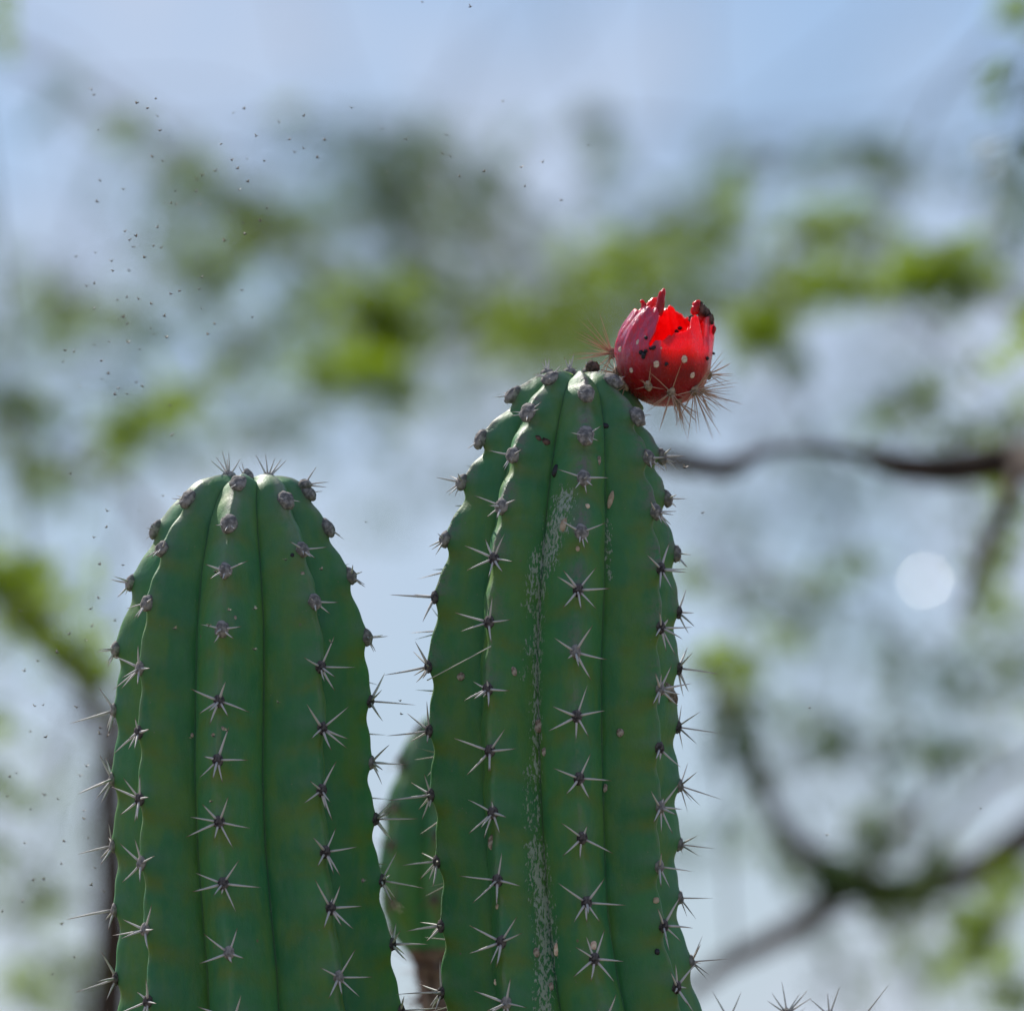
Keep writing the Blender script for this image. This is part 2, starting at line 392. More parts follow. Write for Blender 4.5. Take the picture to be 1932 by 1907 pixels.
            kA[:, c_] = corkiness * max(0, 1 - abs(a_) / 0.32) * np.clip((ph - 0.35) / 0.3, 0, 1) * np.interp(ztop - z, [0, .02, .08, .16], [1, 1, .8, .15])
    # dome: push grooves down near the apex
    dome = np.interp(r, [0, 0.012, 0.035], [1, 1, 0]) * np.where(z > zl, 1, 0)
    rows[:, :, 2] -= (dome * 0.0035)[:, None] * (cA ** 1.2)
    P = rows.reshape(-1, 3)
    F = []
    for q in range(nz_rows - 1):
        for c_ in range(ncol):
            c2 = (c_ + 1) % ncol
            F.append((q * ncol + c_, (q + 1) * ncol + c_, (q + 1) * ncol + c2, q * ncol + c2))
    me = bpy.data.meshes.new('stem')
    me.from_pydata((P - np.array(base)).tolist(), [], F); me.update()
    fattr(me, 'crest', cA.ravel()); 
    wr = lambda v: (v + 0.5) % 1.0 - 0.5
    fattr(me, 'yellow', (np.exp(-(wr(pA - 0.25 - 0.22 * cA) / 0.15) ** 2) * np.clip(1 - cA / 0.95, 0, 1) ** 0.7).ravel())
    fattr(me, 'bloomy', (np.exp(-(wr(pA - 0.86 - 0.10 * cA) / 0.15) ** 2) * np.clip(1 - cA / 0.75, 0, 1)).ravel()); fattr(me, 'cork', kA.ravel())
    fattr(me, 'young', np.repeat(np.interp(ztop - z, [0, 0.010, 0.032, 0.08], [1, 0.75, 0.22, 0]), ncol))
    sc_ = np.zeros(len(P))
    if scars:
        # picture position of front vertices, only to lay the scar lines where they run on the skin
        rel = P - np.array(CAM); dep = rel @ np.array(FWD); kk = SENSOR / LENS / PW
        X = (rel @ np.array(RIGHT)) / dep / kk + PW / 2; Yp = PH / 2 - (rel @ np.array(UP)) / dep / kk
        front = P[:, 1] < Y0 - 0.005
        for pts, wd, st in scars:
            for (x0, y0), (x1, y1) in zip(pts[:-1], pts[1:]):
                dx, dy = x1 - x0, y1 - y0; tt = np.clip(((X - x0) * dx + (Yp - y0) * dy) / (dx * dx + dy * dy), 0, 1)
                dd = np.hypot(X - x0 - tt * dx, Yp - y0 - tt * dy)
                sc_ = np.maximum(sc_, st * np.clip(1.25 - dd / (wd * 1.2), 0, 1) * front)
    fattr(me, 'scar', sc_)
    me.shade_smooth(); 
    stem = me_obj('stem', me, 'stem', root)
    if woody is not None:
        me.materials.append(M['cork_wood']); zc = zof(woody)
        mi = np.zeros(len(F), dtype=np.int32)
        for fi, f in enumerate(F):
            if P[f[0]][2] < zc: mi[fi] = 1
        me.polygons.foreach_set('material_index', mi)
    # areoles and spines
    rawV, rawF = [], []; padV, padF = [], []; count = 0
    sel = np.where(np.arange(nz_rows) < len(ry))[0]
    for i in range(nr):
        L, nvis = az[i]
        for kq, za in enumerate(L):
            row = int(np.argmin(np.abs(z - za)))
            if za >= ztop - 0.0006: row = int(np.argmin(np.abs(r - 0.009)))
            th = ang[row, i]
            rad = r[row] + rib_z[i][row]
            p = Vector((cx[row] + rad * math.sin(th), Y0 - rad * math.cos(th), z[row]))
            r0, r1 = max(row - 6, 0), min(row + 6, nz_rows - 1)
            tz = z[r0] - z[r1]; trd = r[r0] - r[r1]                      # going up
            out = Vector((math.sin(th), -math.cos(th), 0))
            T = (out * trd + Vector((0, 0, 1)) * tz).normalized()
            n = (out - T * out.dot(T))
            n = n.normalized() if n.length > 1e-4 else Vector((0, 0, 1))
            if n.z < -0.2: n = out
            isv = visible and i in areoles and kq < nvis
            dz = ztop - z[row]
            young = dz < 0.030 * dsc
            mid = dz < 0.075 * dsc
            c_ang = abs(((math.degrees(th) + 180) % 360) - 180)
            sil = c_ang > 70
            if isv:
                me_a = R.choice(A_LOW if Y0 > 0.3 else (A_TOP if young else (A_MID if mid else A_LOW)))
                a_o = me_obj('areole', me_a, None, root)
                fr = frame(n, T)
                a_o.matrix_basis = Matrix.Translation(p - base - n * (0.0009 if young else 0.0004)) @ fr.to_4x4()
                dirs = spine_dirs(R, young, mid, sil)
                for (d, ln, th_) in dirs:
                    if count < 300: add_spine(a_o, d, ln * spine_len, SPINES, 0.0010, th_, R); count += 1
                    else: spine_raw(rawV, rawF, p - base, fr @ d.normalized(), ln * spine_len, 0.00045)
            else:
                fr = frame(n, T)
                for (d, ln, th_) in spine_dirs(R, young, mid, sil):
                    spine_raw(rawV, rawF, p - base, fr @ d.normalized(), ln * spine_len, 0.0005)
                # felt pad
                o_ = len(padV); q0 = p - base
                pad = [q0 + fr @ Vector((0.0022 * math.cos(h_), 0.0024 * math.sin(h_), 0.0002)) for h_ in np.linspace(0, 2 * math.pi, 7)[:-1]]
                padV += pad + [q0 + n * 0.0022]
                padF += [(o_ + h_, o_ + (h_ + 1) % 6, o_ + 6) for h_ in range(6)]
    if padV: mesh_obj('areoles', padV, padF, 'wool_dark', root, True, 'stuff')
    if rawV: mesh_obj('spines', rawV, rawF, 'spine', root, True, 'stuff')
    return root, dict(z=z, r=r, cx=cx, base=base, count=count)

def spine_dirs(R, young, mid, sil):
    """list of (direction in areole frame x right, y up, z out; length; thickness)"""
    out = []
    def add(deg, el, ln, th=1.0):
        a_ = math.radians(deg + R.gauss(0, 10)); e = math.radians(el + R.uniform(-12, 14))
        out.append((Vector((math.sin(a_) * math.cos(e), math.cos(a_) * math.cos(e), math.sin(e))), ln * (R.uniform(0.35, 0.6) if R.random() < 0.09 else R.uniform(0.86, 1.30)), th * R.uniform(0.75, 1.08)))
    if young:
        for dg in R.sample([-100, 100, 140, 165, 180, 200, 220, -130, 60], R.choice([2, 3, 5])): add(dg, 24, 0.0058, 0.65)
        return out
    if mid:
        for dg in (-85, 88, 145, 180, 215): add(dg, 24, 0.0088 if abs(dg) < 100 else 0.0062, 0.85)
        if R.random() < .5: add(180, 70, 0.008, 0.9)
        return out
    base = [(-66, 0.0122), (26, 0.0106), (94, 0.0124), (150, 0.0100), (186, 0.0082), (236, 0.0110)]
    if R.random() < 0.35: base.append((-25, 0.0085))
    if R.random() < 0.12: base = R.sample(base[2:], 4)
    for dg, ln in base:
        if R.random() < 0.04: continue
        if sil and R.random() < 0.25: continue
        add(dg, 22, ln)
    if sil: add(R.choice([160, 185, 200]), 78, 0.0160, 1.0)
    elif R.random() < 0.35: add(190, 62, 0.0095, 0.95)
    return out

# left column
LEFT_AREOLES = {
    0: [905, 995, 1098, 1225, 1340, 1470, 1595, 1715, 1845],
    1: [940, 1035, 1135, 1262, 1383, 1505, 1630, 1755, 1890],
    2: [908, 988, 1075, 1188, 1320, 1432, 1550, 1667, 1797, 1925],
    3: [943, 1037, 1135, 1255, 1375, 1488, 1605, 1715, 1845],
    4: [925, 995, 1085, 1200, 1320, 1440, 1545, 1660, 1780, 1905]}
left_root, LI = build_cactus('shorter green ribbed cactus column with a bare flat domed top and no fruit', 0.0,
    [(906, 0), (901, 22), (897, 45), (898, 72), (908, 100), (935, 128), (995, 165), (1085, 207), (1200, 238), (1340, 243), (1470, 245), (1595, 249), (1715, 256), (1845, 266), (1960, 270)],
    [(890, 470), (940, 460), (995, 456), (1085, 456), (1200, 458), (1340, 458), (1470, 457), (1595, 462), (1715, 472), (1845, 484), (1960, 490)],
    [-97, -51, -7, 37, 83, 127, 172, 217], LEFT_AREOLES, (0.0020, 0.0016), 3, corkiness=0.14)
RIGHT_AREOLES = {
    0: [742, 828, 912, 1018, 1125, 1258, 1380, 1500, 1625, 1748, 1870],
    1: [712, 775, 857, 955, 1053, 1175, 1300, 1418, 1535, 1660, 1778, 1890],
    2: [742, 822, 900, 1005, 1113, 1230, 1352, 1467, 1582, 1702, 1810, 1920],
    3: [715, 785, 865, 963, 1075, 1185, 1300, 1413, 1525, 1635, 1745, 1860],
    4: [860, 940, 1045, 1155, 1260, 1370, 1483, 1590, 1695, 1815]}
right_root, RI = build_cactus('taller green ribbed cactus column with white scrape marks and a knobbly tapering top', 0.0,
    [(707, 0), (703, 25), (702, 48), (708, 72), (742, 117), (785, 146), (830, 168), (885, 187), (940, 202), (1000, 217), (1045, 226), (1125, 236), (1250, 242), (1500, 240), (1625, 233), (1700, 230), (1750, 232), (1815, 240), (1907, 250), (1960, 256)],
    [(695, 1086), (742, 1081), (830, 1072), (940, 1062), (1045, 1055), (1125, 1051), (1250, 1044), (1380, 1045), (1500, 1048), (1625, 1053), (1700, 1057), (1750, 1061), (1850, 1072), (1907, 1082), (1960, 1090)],
    [-78, -33, 12, 57, 101, 147, 192, 237], RIGHT_AREOLES, (0.0040, 0.0017), 8, corkiness=0.95,
    scars=[([(1066, 940), (1045, 1010), (1030, 1060)], 22, 0.85), ([(1030, 1060), (1018, 1130), (1014, 1200), (1012, 1330), (1012, 1470)], 10, 0.75),
           ([(1012, 1050), (1004, 1110), (1000, 1150)], 14, 0.7), ([(998, 1200), (990, 1280)], 7, 0.6), ([(996, 1450), (998, 1560)], 9, 0.6),
           ([(1010, 1600), (1024, 1700), (1030, 1790), (1026, 1907)], 20, 0.85), ([(1146, 985), (1150, 1090)], 7, 0.6), ([(1012, 1470), (1014, 1600)], 6, 0.7)])

# third column, further back, narrowing to a woody neck; a fourth one whose top stands just below the frame
back_root, BI = build_cactus('small pale green cactus column standing behind, between two larger columns', 0.55,
    [(1352, 0), (1346, 18), (1345, 34), (1362, 62), (1400, 88), (1470, 112), (1560, 128), (1640, 132), (1710, 126), (1770, 96), (1820, 58), (1870, 50), (1960, 50)],
    [(1340, 850), (1450, 850), (1600, 846), (1800, 838), (1960, 842)], [-98, -55, -8, 38, 83, 127, 172, 217],
    {0: [1352, 1430, 1530]}, (0.0016, 0.0010), 21, corkiness=0.2, woody=1790, spine_len=1.15)
low_root, LOI = build_cactus('low cactus column whose spiny tip stands lower than the fruiting column beside it', 0.10,
    [(1924, 0), (1919, 25), (1919, 50), (1926, 80), (1960, 120), (2020, 160), (2100, 195), (2250, 215)],
    [(1900, 1490), (2250, 1495)], [-88, -44, 2, 47, 92, 137, 182, 227],
    {0: [1945, 1990], 1: [1925, 1975], 2: [1915, 1955, 2010], 3: [1925, 1975], 4: [1945, 1990]}, (0.0020, 0.0014), 31, corkiness=0.3)
def tuft(root, info, specs, Y, lift=0.0):
    """upright spines on a felt pad at the crown: (x, y, [(lean degrees, length mm), ...])"""
    for x, y, sp in specs:
        p = atY(x, y, Y)
        a_o = me_obj('areole', random.choice(A_MID), None, root); a_o.location = p - info['base']
        for lean, ln in sp:
            e = math.radians(lean); d = Vector((math.sin(e), random.uniform(-.25, .15), math.cos(e)))
            add_spine(a_o, d, ln * 0.001, SPINES, 0.001, 0.75)
tuft(low_root, LOI, [(1485, 1912, [(-8, 13), (30, 9), (42, 12), (-40, 10), (55, 11), (-58, 9)]), (1375, 1924, [(-28, 13), (25, 12)]), (1565, 1916, [(18, 12), (-48, 10), (-5, 9)]), (1625, 1924, [(38, 18)])], 0.06)
tuft(left_root, LI, [(432, 899, [(-30, 9), (-48, 9), (-15, 10), (3, 9), (35, 8), (-8, 7)]), (505, 902, [(-25, 10), (-2, 9), (20, 8), (38, 9), (48, 10)]),
                    (575, 915, [(30, 8), (80, 9), (95, 8)])], -0.004)
tuft(right_root, RI, [(1033, 706, [(-25, 5), (-8, 6), (8, 6)]), (1075, 704, [(-15, 6), (10, 8), (-3, 5)]), (1112, 702, [(-20, 4), (15, 5)])], 0.004)

# things stuck on the right column: scab, seed husks, small scars, dried bud
def stuck(x, y, Y, sx, sz, rot, mat, name, label, cat, depth=0.35, seed=1, parent=None, base=None):
    p = atY(x, y, Y)
    me = lump(1.0, seed, 3, 0.22, 2.2, (sx * U, min(sx, sz) * U * depth, sz * U), name)
    o = me_obj(name, me, mat, parent); o.location = p if parent is None else p - base
    o.rotation_euler = (0, math.radians(rot), 0)
    if parent is None: tag(o, label, cat)
    return o
def surf_y(info, x, y, root):
    """depth of the front skin of a column along the sight line through (x, y)"""
    stem = [c_ for c_ in root.children if c_.name.startswith('stem')][0]
    dg = bpy.context.evaluated_depsgraph_get(); dg.update()
    o = CAM - root.location; ok, hit, nrm, _ = stem.ray_cast(o, ray(x, y).normalized())
    return (hit + root.location).y if ok else -0.05
bpy.context.view_layer.update()
for (x, y, sx, sz, rot, mat, nm, sd_) in [
    (1261, 1305, 12, 25, -38, 'scab', 'scab', 2), (1018, 1368, 9, 14, 8, 'scab', 'scab', 3), (1170, 1382, 7, 8, 0, 'scab', 'scab', 4),
    (870, 1276, 7, 8, 30, 'scab', 'scab', 5), (970, 1266, 5, 9, -15, 'scab', 'scab', 6), (1152, 943, 5, 17, 14, 'husk_seed', 'bract', 7),
    (1130, 869, 4, 9, 5, 'scab', 'scab', 8), (1048, 888, 6, 12, 14, 'seed', 'scab', 9), (1141, 803, 8, 5, 10, 'seed', 'scab', 10),
    (1027, 1418, 5, 8, 0, 'scab', 'scab', 11), (1142, 1486, 4, 8, 5, 'scab', 'scab', 12), (928, 1588, 7, 14, 3, 'scab', 'scab', 13),
    (1120, 1783, 6, 9, 0, 'tubercle', 'scab', 14), (1050, 1790, 5, 13, 6, 'tubercle', 'scab', 15), (1012, 1796, 6, 9, 0, 'scab', 'scab', 16),
    (935, 1852, 3, 6, 0, 'tubercle', 'scab', 17), (1030, 833, 9, 6, 25, 'withered', 'scab', 18), (1016, 826, 7, 4, 40, 'withered', 'scab', 19),
    (1238, 1698, 6, 6, 0, 'husk_seed', 'scab', 20), (1240, 1795, 5, 6, 0, 'seed', 'scab', 21), (1090, 1035, 4, 5, 0, 'husk_seed', 'scab', 22),
    (1108, 955, 5, 5, 0, 'tubercle', 'scab', 23), (939, 1710, 4, 5, 0, 'husk_seed', 'scab', 24), (1040, 1860, 5, 8, 5, 'scab', 'scab', 25)]:
    stuck(x, y, surf_y(RI, x, y, right_root) - 0.0004, sx, sz, rot, mat, nm, None, None, 0.4, sd_, right_root, RI['base'])
for (x, y, sd_) in [(443, 1165, 1), (362, 1386, 2), (403, 1386, 3), (571, 1082, 4), (552, 1047, 5), (420, 1374, 6), (684, 1660, 7)]:
    stuck(x, y, surf_y(LI, x, y, left_root), 4, 4, 0, 'scab' if sd_ != 5 else 'seed', 'scab', None, None, 0.3, sd_, left_root, LI['base'])
stuck(1065, 990, surf_y(RI, 1065, 990, right_root), 8, 13, 12, 'husk_seed', 'seed_husk', 'pale tan oval seed husk stuck to the skin near the scrape mark', 'husk', 0.45, 40)
stuck(1118, 692, 0.0, 14, 12, 15, 'withered', 'dried_bud', None, None, 0.9, 44, right_root, RI['base'])
# strand of spider silk
pa, pb = atY(806, 1283, -0.012), atY(926, 1219, -0.046)
pts = [pa.lerp(pb, t) + Vector((0, 0, -0.0001 * math.sin(math.pi * t))) for t in np.linspace(0, 1, 9)]
V, F = tube(pts, [0.00026] * 9, 5)
tag(mesh_obj('silk_strand', V, F, 'silk'), 'thin pale strand of silk stretched across the dark left ribs', 'silk')

# ------------------------------------------------------------------ fruit
FC = atY(1253, 686, 0.004)                                            # centre of the fruit body
fruit = empty('cactus_fruit', FC + Vector((0, 0, -0.0178)), 'burst red cactus fruit with spine clusters on the shoulder of the taller column', 'fruit')
FO = Vector((0, 0, 0.0178))                                           # body centre in the fruit's own frame
PZ = [-17.8, -17.4, -16, -13, -8, -2, 4, 9, 13, 17, 21, 26]; PR = [0.0, 4.2, 8.8, 13.4, 17.2, 19.4, 20.2, 19.8, 18.6, 16.6, 13.8, 10.6]
def frad(z, th):
    r_ = np.interp(z, PZ, PR)
    if z > 4:
        keep = max(0.0, math.cos(math.radians(th - 95)))               # the right side stays upright
        r_ = r_ + (20.2 - r_) * keep * 0.92
        bk = max(0.0, math.cos(math.radians(th - 165))); r_ -= bk * (z - 4) * 0.10
    return r_
RIM = [(-19, 6.2), (-10, 7.0), (-2, 7.9), (5, 9.6), (12, 10.9), (19, 11.0), (26, 11.6), (33, 13.6), (39, 16.8), (44, 19.0), (48, 18.0), (52, 12.5), (56, 7.6), (58, 8.0), (60, 15.0), (64, 18.4), (74, 18.8), (84, 18.2),
       (95, 19.5), (108, 19.0), (120, 18.5), (132, 18.5), (140, 19.5), (147, 21.0), (154, 22.4), (162, 23.8), (168, 25.8), (174, 24.0), (182, 22.5), (190, 20.5), (197, 19.0)]
RIML = [(-163, 19.0), (-152, 18.5), (-140, 20.0), (-128, 21.8), (-118, 20.3), (-106, 21.5), (-92, 22.4), (-80, 21.3), (-66, 22.0), (-52, 22.6), (-40, 21.8), (-30, 18.0), (-24, 12.0), (-19, 6.2)]
def fpoint(th, z):
    """th degrees (0 = towards camera, + = right), z mm above the body centre"""
    if th <= -19.0 and z > 6.2 and th > -163.5:
        th2 = th + 34 * ((z - 6.2) / 16) * max(0, (th + 120) / 101)
    else: th2 = th
    r_ = frad(z, th2)
    wv = 0.45 * math.sin(math.radians(th * 3 + z * 9)) + 0.35 * math.sin(math.radians(th * 7 - z * 14)) + 0.25 * math.sin(math.radians(th * 13 + z * 5))
    fold = 0.5 * math.sin(math.radians(th * 17 + 40 * math.sin(z * .5))) + 0.35 * math.sin(math.radians(th * 29 - z * 12))
    wr_ = min(1, max(0, (z - 1) / 9)); r_ += (wv * (0.45 + 0.75 * wr_) + fold * wr_ * (0.55 if th < -15 or th > 55 else 0.15)) * min(1, r_ / 6)
    a_ = math.radians(th2)
    return Vector((r_ * math.sin(a_), -r_ * math.cos(a_), z)) * 0.001
def patch(th_list, rimtab):
    V, F, B = [], [], []
    zs = np.concatenate([np.array([-17.75, -17.4, -16.6, -15.4, -14]), np.arange(-12.5, 26.0, 0.9)])
    rt = np.array(rimtab)
    for th in th_list:
        h = np.interp(th, rt[:, 0], rt[:, 1]) + 1.6 * noise.noise(Vector((th * 0.16, 3.1, 0))) + 1.1 * noise.noise(Vector((th * 0.45, 9.7, 0)))
        if abs(th + 19) < .01 or th > 196 or th < -162: h = np.interp(th, rt[:, 0], rt[:, 1])
        for zq in zs:
            zc = min(zq, h); V.append(fpoint(th, zc))
            lf = 1.0 if th < -5 else max(0, 1 - abs(th - 100) / 45)
            B.append(max(0.0, min(1, (zc + 6) / 14)) * min(1, max(0, lf)))
    nz_ = len(zs)
    for i in range(len(th_list) - 1):
        for k in range(nz_ - 1):
            a_, b_, c_, d_ = i * nz_ + k, (i + 1) * nz_ + k, (i + 1) * nz_ + k + 1, i * nz_ + k + 1
            F.append((a_, b_, c_, d_))
    return V, F, B
V1, F1, B1 = patch(list(np.linspace(-19, 197, 110)), RIM)
V2, F2, B2 = patch(list(np.linspace(-163, -19, 74)), RIML)
o_ = len(V1)
me = bpy.data.meshes.new('husk'); me.from_pydata([tuple(v + FO) for v in V1 + V2], [], F1 + [tuple(q + o_ for q in f) for f in F2]); me.update()
fattr(me, 'bloom', B1 + B2); fattr(me, 'shade_to_glow', [float(np.interp(v.z * 1000 + 1.5 * math.sin(v.x * 500), [-6, 7], [0, 1])) for v in V1 + V2])  # painted shade low on the husk rises to painted glow at the flaps
bm = bmesh.new(); bm.from_mesh(me); bmesh.ops.remove_doubles(bm, verts=bm.verts, dist=0.00003); bmesh.ops.dissolve_degenerate(bm, dist=0.00002, edges=bm.edges)
bmesh.ops.recalc_face_normals(bm, faces=bm.faces); bm.to_mesh(me); bm.free(); me.shade_smooth()
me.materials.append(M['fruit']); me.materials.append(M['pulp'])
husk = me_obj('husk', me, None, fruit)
vg = husk.vertex_groups.new(name='w')
for v in me.vertices: vg.add([v.index], float(np.interp((v.co.z - FO.z) * 1000, [-14, -3, 5, 16], [1.0, 0.8, 0.20, 0.14])), 'REPLACE')
so = husk.modifiers.new('thick', 'SOLIDIFY'); so.thickness = 0.0060; so.offset = -1; so.vertex_group = 'w'; so.thickness_vertex_group = 0.0; so.material_offset = 1; so.material_offset_rim = 1
def zp(x, y): return Vector(((x - 1060) * 0.0397, 0, (900 - y) * 0.0397)) * 0.001       # measured on the close-up, fruit frame
def curl(name, pts, rad, mat, ydep):
    P = [zp(x, y) + Vector((0, yd * 0.001, 0)) + FO for (x, y), yd in zip(pts, ydep)]; P, R_ = smooth_path(P, [q * 0.0397e-3 for q in rad], 5)
    V, F = tube(P, R_, 10)
    V = [v * 1.0 + Vector((noise.noise(v * 600), noise.noise(v * 600 + Vector((9, 0, 0))), noise.noise(v * 600 + Vector((0, 9, 0))))) * 0.0005 for v in V]
    o = mesh_obj(name, V, F, mat, fruit); return o
curl('petal_tip', [(985, 420), (1015, 330), (1030, 230), (1045, 175), (1045, 148)], [55, 48, 42, 34, 10], 'fruit', [-11, -11, -11, -11, -11])
curl('petal_tip', [(880, 380), (920, 310), (960, 255), (985, 235)], [50, 46, 34, 12], 'pulp', [-8, -7, -6, -5])
curl('petal_tip', [(850, 350), (850, 310), (835, 280), (810, 270)], [34, 30, 26, 10], 'fruit', [-8, -8, -8, -9])
def wlump(x, y, sx, sz, yd, rot, mat, seed):
    me_ = lump(1.0, seed, 3, 0.45, 1.8, (sx * .0397e-3, sx * .0397e-3 * .8, sz * .0397e-3), 'withered_petal'); me_.materials.append(M[mat])
    o = me_obj('withered_petal', me_, None, fruit); o.location = zp(x, y) + FO + Vector((0, yd * .001, 0)); o.rotation_euler = (0, math.radians(rot), 0)
wlump(1385, 330, 42, 78, -6, 14, 'fruit', 3); wlump(1440, 345, 52, 88, -4, -24, 'withered', 5); wlump(1490, 375, 48, 82, -2, -40, 'withered', 8)
wlump(1535, 440, 44, 62, -3, -10, 'withered', 11); wlump(1345, 430, 34, 34, 2, 0, 'withered', 14); wlump(1575, 560, 20, 46, -3, 8, 'fruit', 17); wlump(1420, 300, 44, 34, -4, 0, 'tubercle', 19); wlump(1450, 420, 40, 60, -1, 20, 'fruit', 23)
# black seeds
bpy.context.view_layer.update()
seed_me = [lump(0.00085, 50 + i, 2, 0.12, 2, (1, 0.8, 1.25), 'seed') for i in range(2)]
for q in seed_me: q.materials.append(M['seed'])
dg = bpy.context.evaluated_depsgraph_get()
def on_fruit(x, y):
    r0 = zp(x, y) + FO + Vector((0, -0.1, 0)); h = husk.evaluated_get(dg)
    ok, hit, n, _ = h.ray_cast(r0, Vector((0, 1, 0))); return (hit, n) if ok else (None, None)
for (x, y, k) in [(1230, 495, 1), (1190, 525, 1), (1175, 585, 1.05), (870, 675, 0.9), (1205, 540, .8), (1500, 870, 1.0), (845, 845, 1.3), (820, 825, 1.2), (865, 815, 1.1), (840, 870, 1.0), (940, 785, 1.0), (955, 775, .8), (910, 790, .8),
                  (1080, 945, .8), (1075, 955, .7), (1130, 625, .7), (1575, 795, .8), (1140, 632, .6)]:
    hit, n = on_fruit(x, y)
    if hit is None: hit = zp(x, y) + FO; n = Vector((0, -1, 0))
    o = me_obj('seed', seed_me[int(k * 10) % 2], None, fruit); o.location = hit + n * 0.0002; o.rotation_euler = (random.uniform(0, 3), random.uniform(0, 3), 0); o.scale = (k, k, k)
# pale tubercle scars
for (x, y, k) in [(975, 950, 1.1), (1265, 895, 1.2), (715, 1000, .8), (1350, 1055, 1.0), (600, 770, .9), (780, 715, .8), (1025, 785, .3)]:
    hit, n = on_fruit(x, y)
    if hit is None: continue
    me_t = lump(0.0010 * k, int(x), 3, 0.30, 1.7, (1.1, 1.3, 0.2), 'tubercle'); me_t.materials.append(M['tubercle'])
    o = me_obj('tubercle', me_t, None, fruit); o.matrix_basis = Matrix.Translation(hit) @ frame(n, Vector((0, 0, 1))).to_4x4()
# spine clusters
def cluster(th, z, n, ln, bias, spread, out=0.0, cnt_front=0, lens=None):
    a_ = math.radians(th); p = fpoint(th, z) + Vector((math.sin(a_), -math.cos(a_), 0)) * out * 0.001
    nrm = Vector((math.sin(a_), -math.cos(a_), -0.5 if z < -6 else 0.1)).normalized()
    o = me_obj('areole', A_TAN[0], None, fruit); fr = frame(nrm, Vector((0, 0, 1)))
    o.matrix_basis = Matrix.Translation(p + FO) @ fr.to_4x4(); inv = fr.inverted()
    for k in range(n):
        d = (Vector(bias) + Vector((random.gauss(0, 1), random.gauss(0, .7), random.gauss(0, 1))) * spread).normalized()
        if d.dot(nrm) < -0.15: d = (d + nrm * 0.6).normalized()
        add_spine(o, inv @ d, ln * 0.001 * random.uniform(0.6, 1.15), FSPINES, 0.0008, 0.85)
    return o
cluster(-101, 4.6, 26, 17.5, (-0.6, -0.35, 0.25), 0.85, 1.3)
cluster(-96, -3.5, 14, 8.5, (-0.9, -0.3, 0.0), 0.45, 0.6)
cluster(-75, -9.5, 9, 7.0, (-0.7, -0.6, -0.1), 0.5, 0.3)
cluster(-25.6, -10.5, 7, 8.5, (-0.1, -0.5, -0.05), 0.85, 0.3)
cluster(12, -13.2, 18, 16, (0.25, -0.35, -0.6), 0.7, 0.3)
cluster(55, -11.9, 26, 20, (0.7, -0.3, -0.3), 0.75, 0.6)
cluster(105, -4.0, 8, 10, (0.9, 0.1, 0.1), 0.35, 0.3)
cluster(100, -11, 12, 13, (0.8, 0.1, -0.45), 0.4, 0.3)
cluster(40, -16.2, 14, 13, (0.3, -0.2, -0.95), 0.38, 0.1)
cluster(170, -6, 8, 8, (0.0, 0.9, 0.0), 0.5, 0.3); cluster(-150, 0, 8, 8, (-0.3, 0.9, 0.1), 0.5, 0.3)
# ------------------------------------------------------------------ ground
V = [(-2500, -2500, 0), (2500, -2500, 0), (2500, 2500, 0), (-2500, 2500, 0)]
g = mesh_obj('ground', V, [(0, 1, 2, 3)], 'ground', None, False); g['kind'] = 'structure'

# ------------------------------------------------------------------ trees behind
def pinnate(rs):
    """one feathery leaf: small leaflets in pairs along a bent stalk, unit about 45 mm"""
    V, F = [], []; n = 7; L_ = 0.042
    for k in range(n):
        t = (k + 1) / n; q = Vector((L_ * t, 0, -0.012 * t * t))
        for s_ in (-1, 1):
            ln, wd = 0.012 * (1.1 - 0.5 * t), 0.0068
            d = Vector((0.45, s_ * 0.9, rs.uniform(-.3, .1))).normalized(); c_ = d.cross(Vector((rs.uniform(-.4, .4), rs.uniform(-.3, .3), 1))).normalized()
            o_ = len(V); V += [q, q + d * ln * .5 + c_ * wd * .5, q + d * ln, q + d * ln * .5 - c_ * wd * .5]; F.append((o_, o_ + 1, o_ + 2, o_ + 3))
    return np.array([tuple(v) for v in V]), np.array(F)
RS = random.Random(77); LEAFS = [pinnate(RS) for _ in range(4)]
class Foliage:
    def __init__(s): s.V, s.F, s.T, s.n = [], [], [], 0
    def spray(s, p, tone, k=1.0):
        lv, lf = LEAFS[RS.randrange(4)]
        e = Matrix.Rotation(RS.uniform(0, 6.28), 3, 'Z') @ Matrix.Rotation(RS.gauss(0.25, .5), 3, 'Y') @ Matrix.Rotation(RS.gauss(0, .7), 3, 'X')
        q = (lv - np.array([0.02, 0, 0])) * k @ np.array(e).T + np.array(p)
        s.V.append(q); s.F.append(lf + s.n); s.n += len(lv); s.T.append(np.full(len(lv), min(1, max(0, tone + RS.uniform(-.3, .3)))))
    def build(s, name, parent):
        V = np.concatenate(s.V); F = np.concatenate(s.F)
        me = bpy.data.meshes.new(name); me.from_pydata((V - np.array(parent.location)).tolist(), [], F.tolist()); me.update(); fattr(me, 'tone', np.concatenate(s.T))
        return me_obj(name, me, 'leaf', parent, 'stuff')
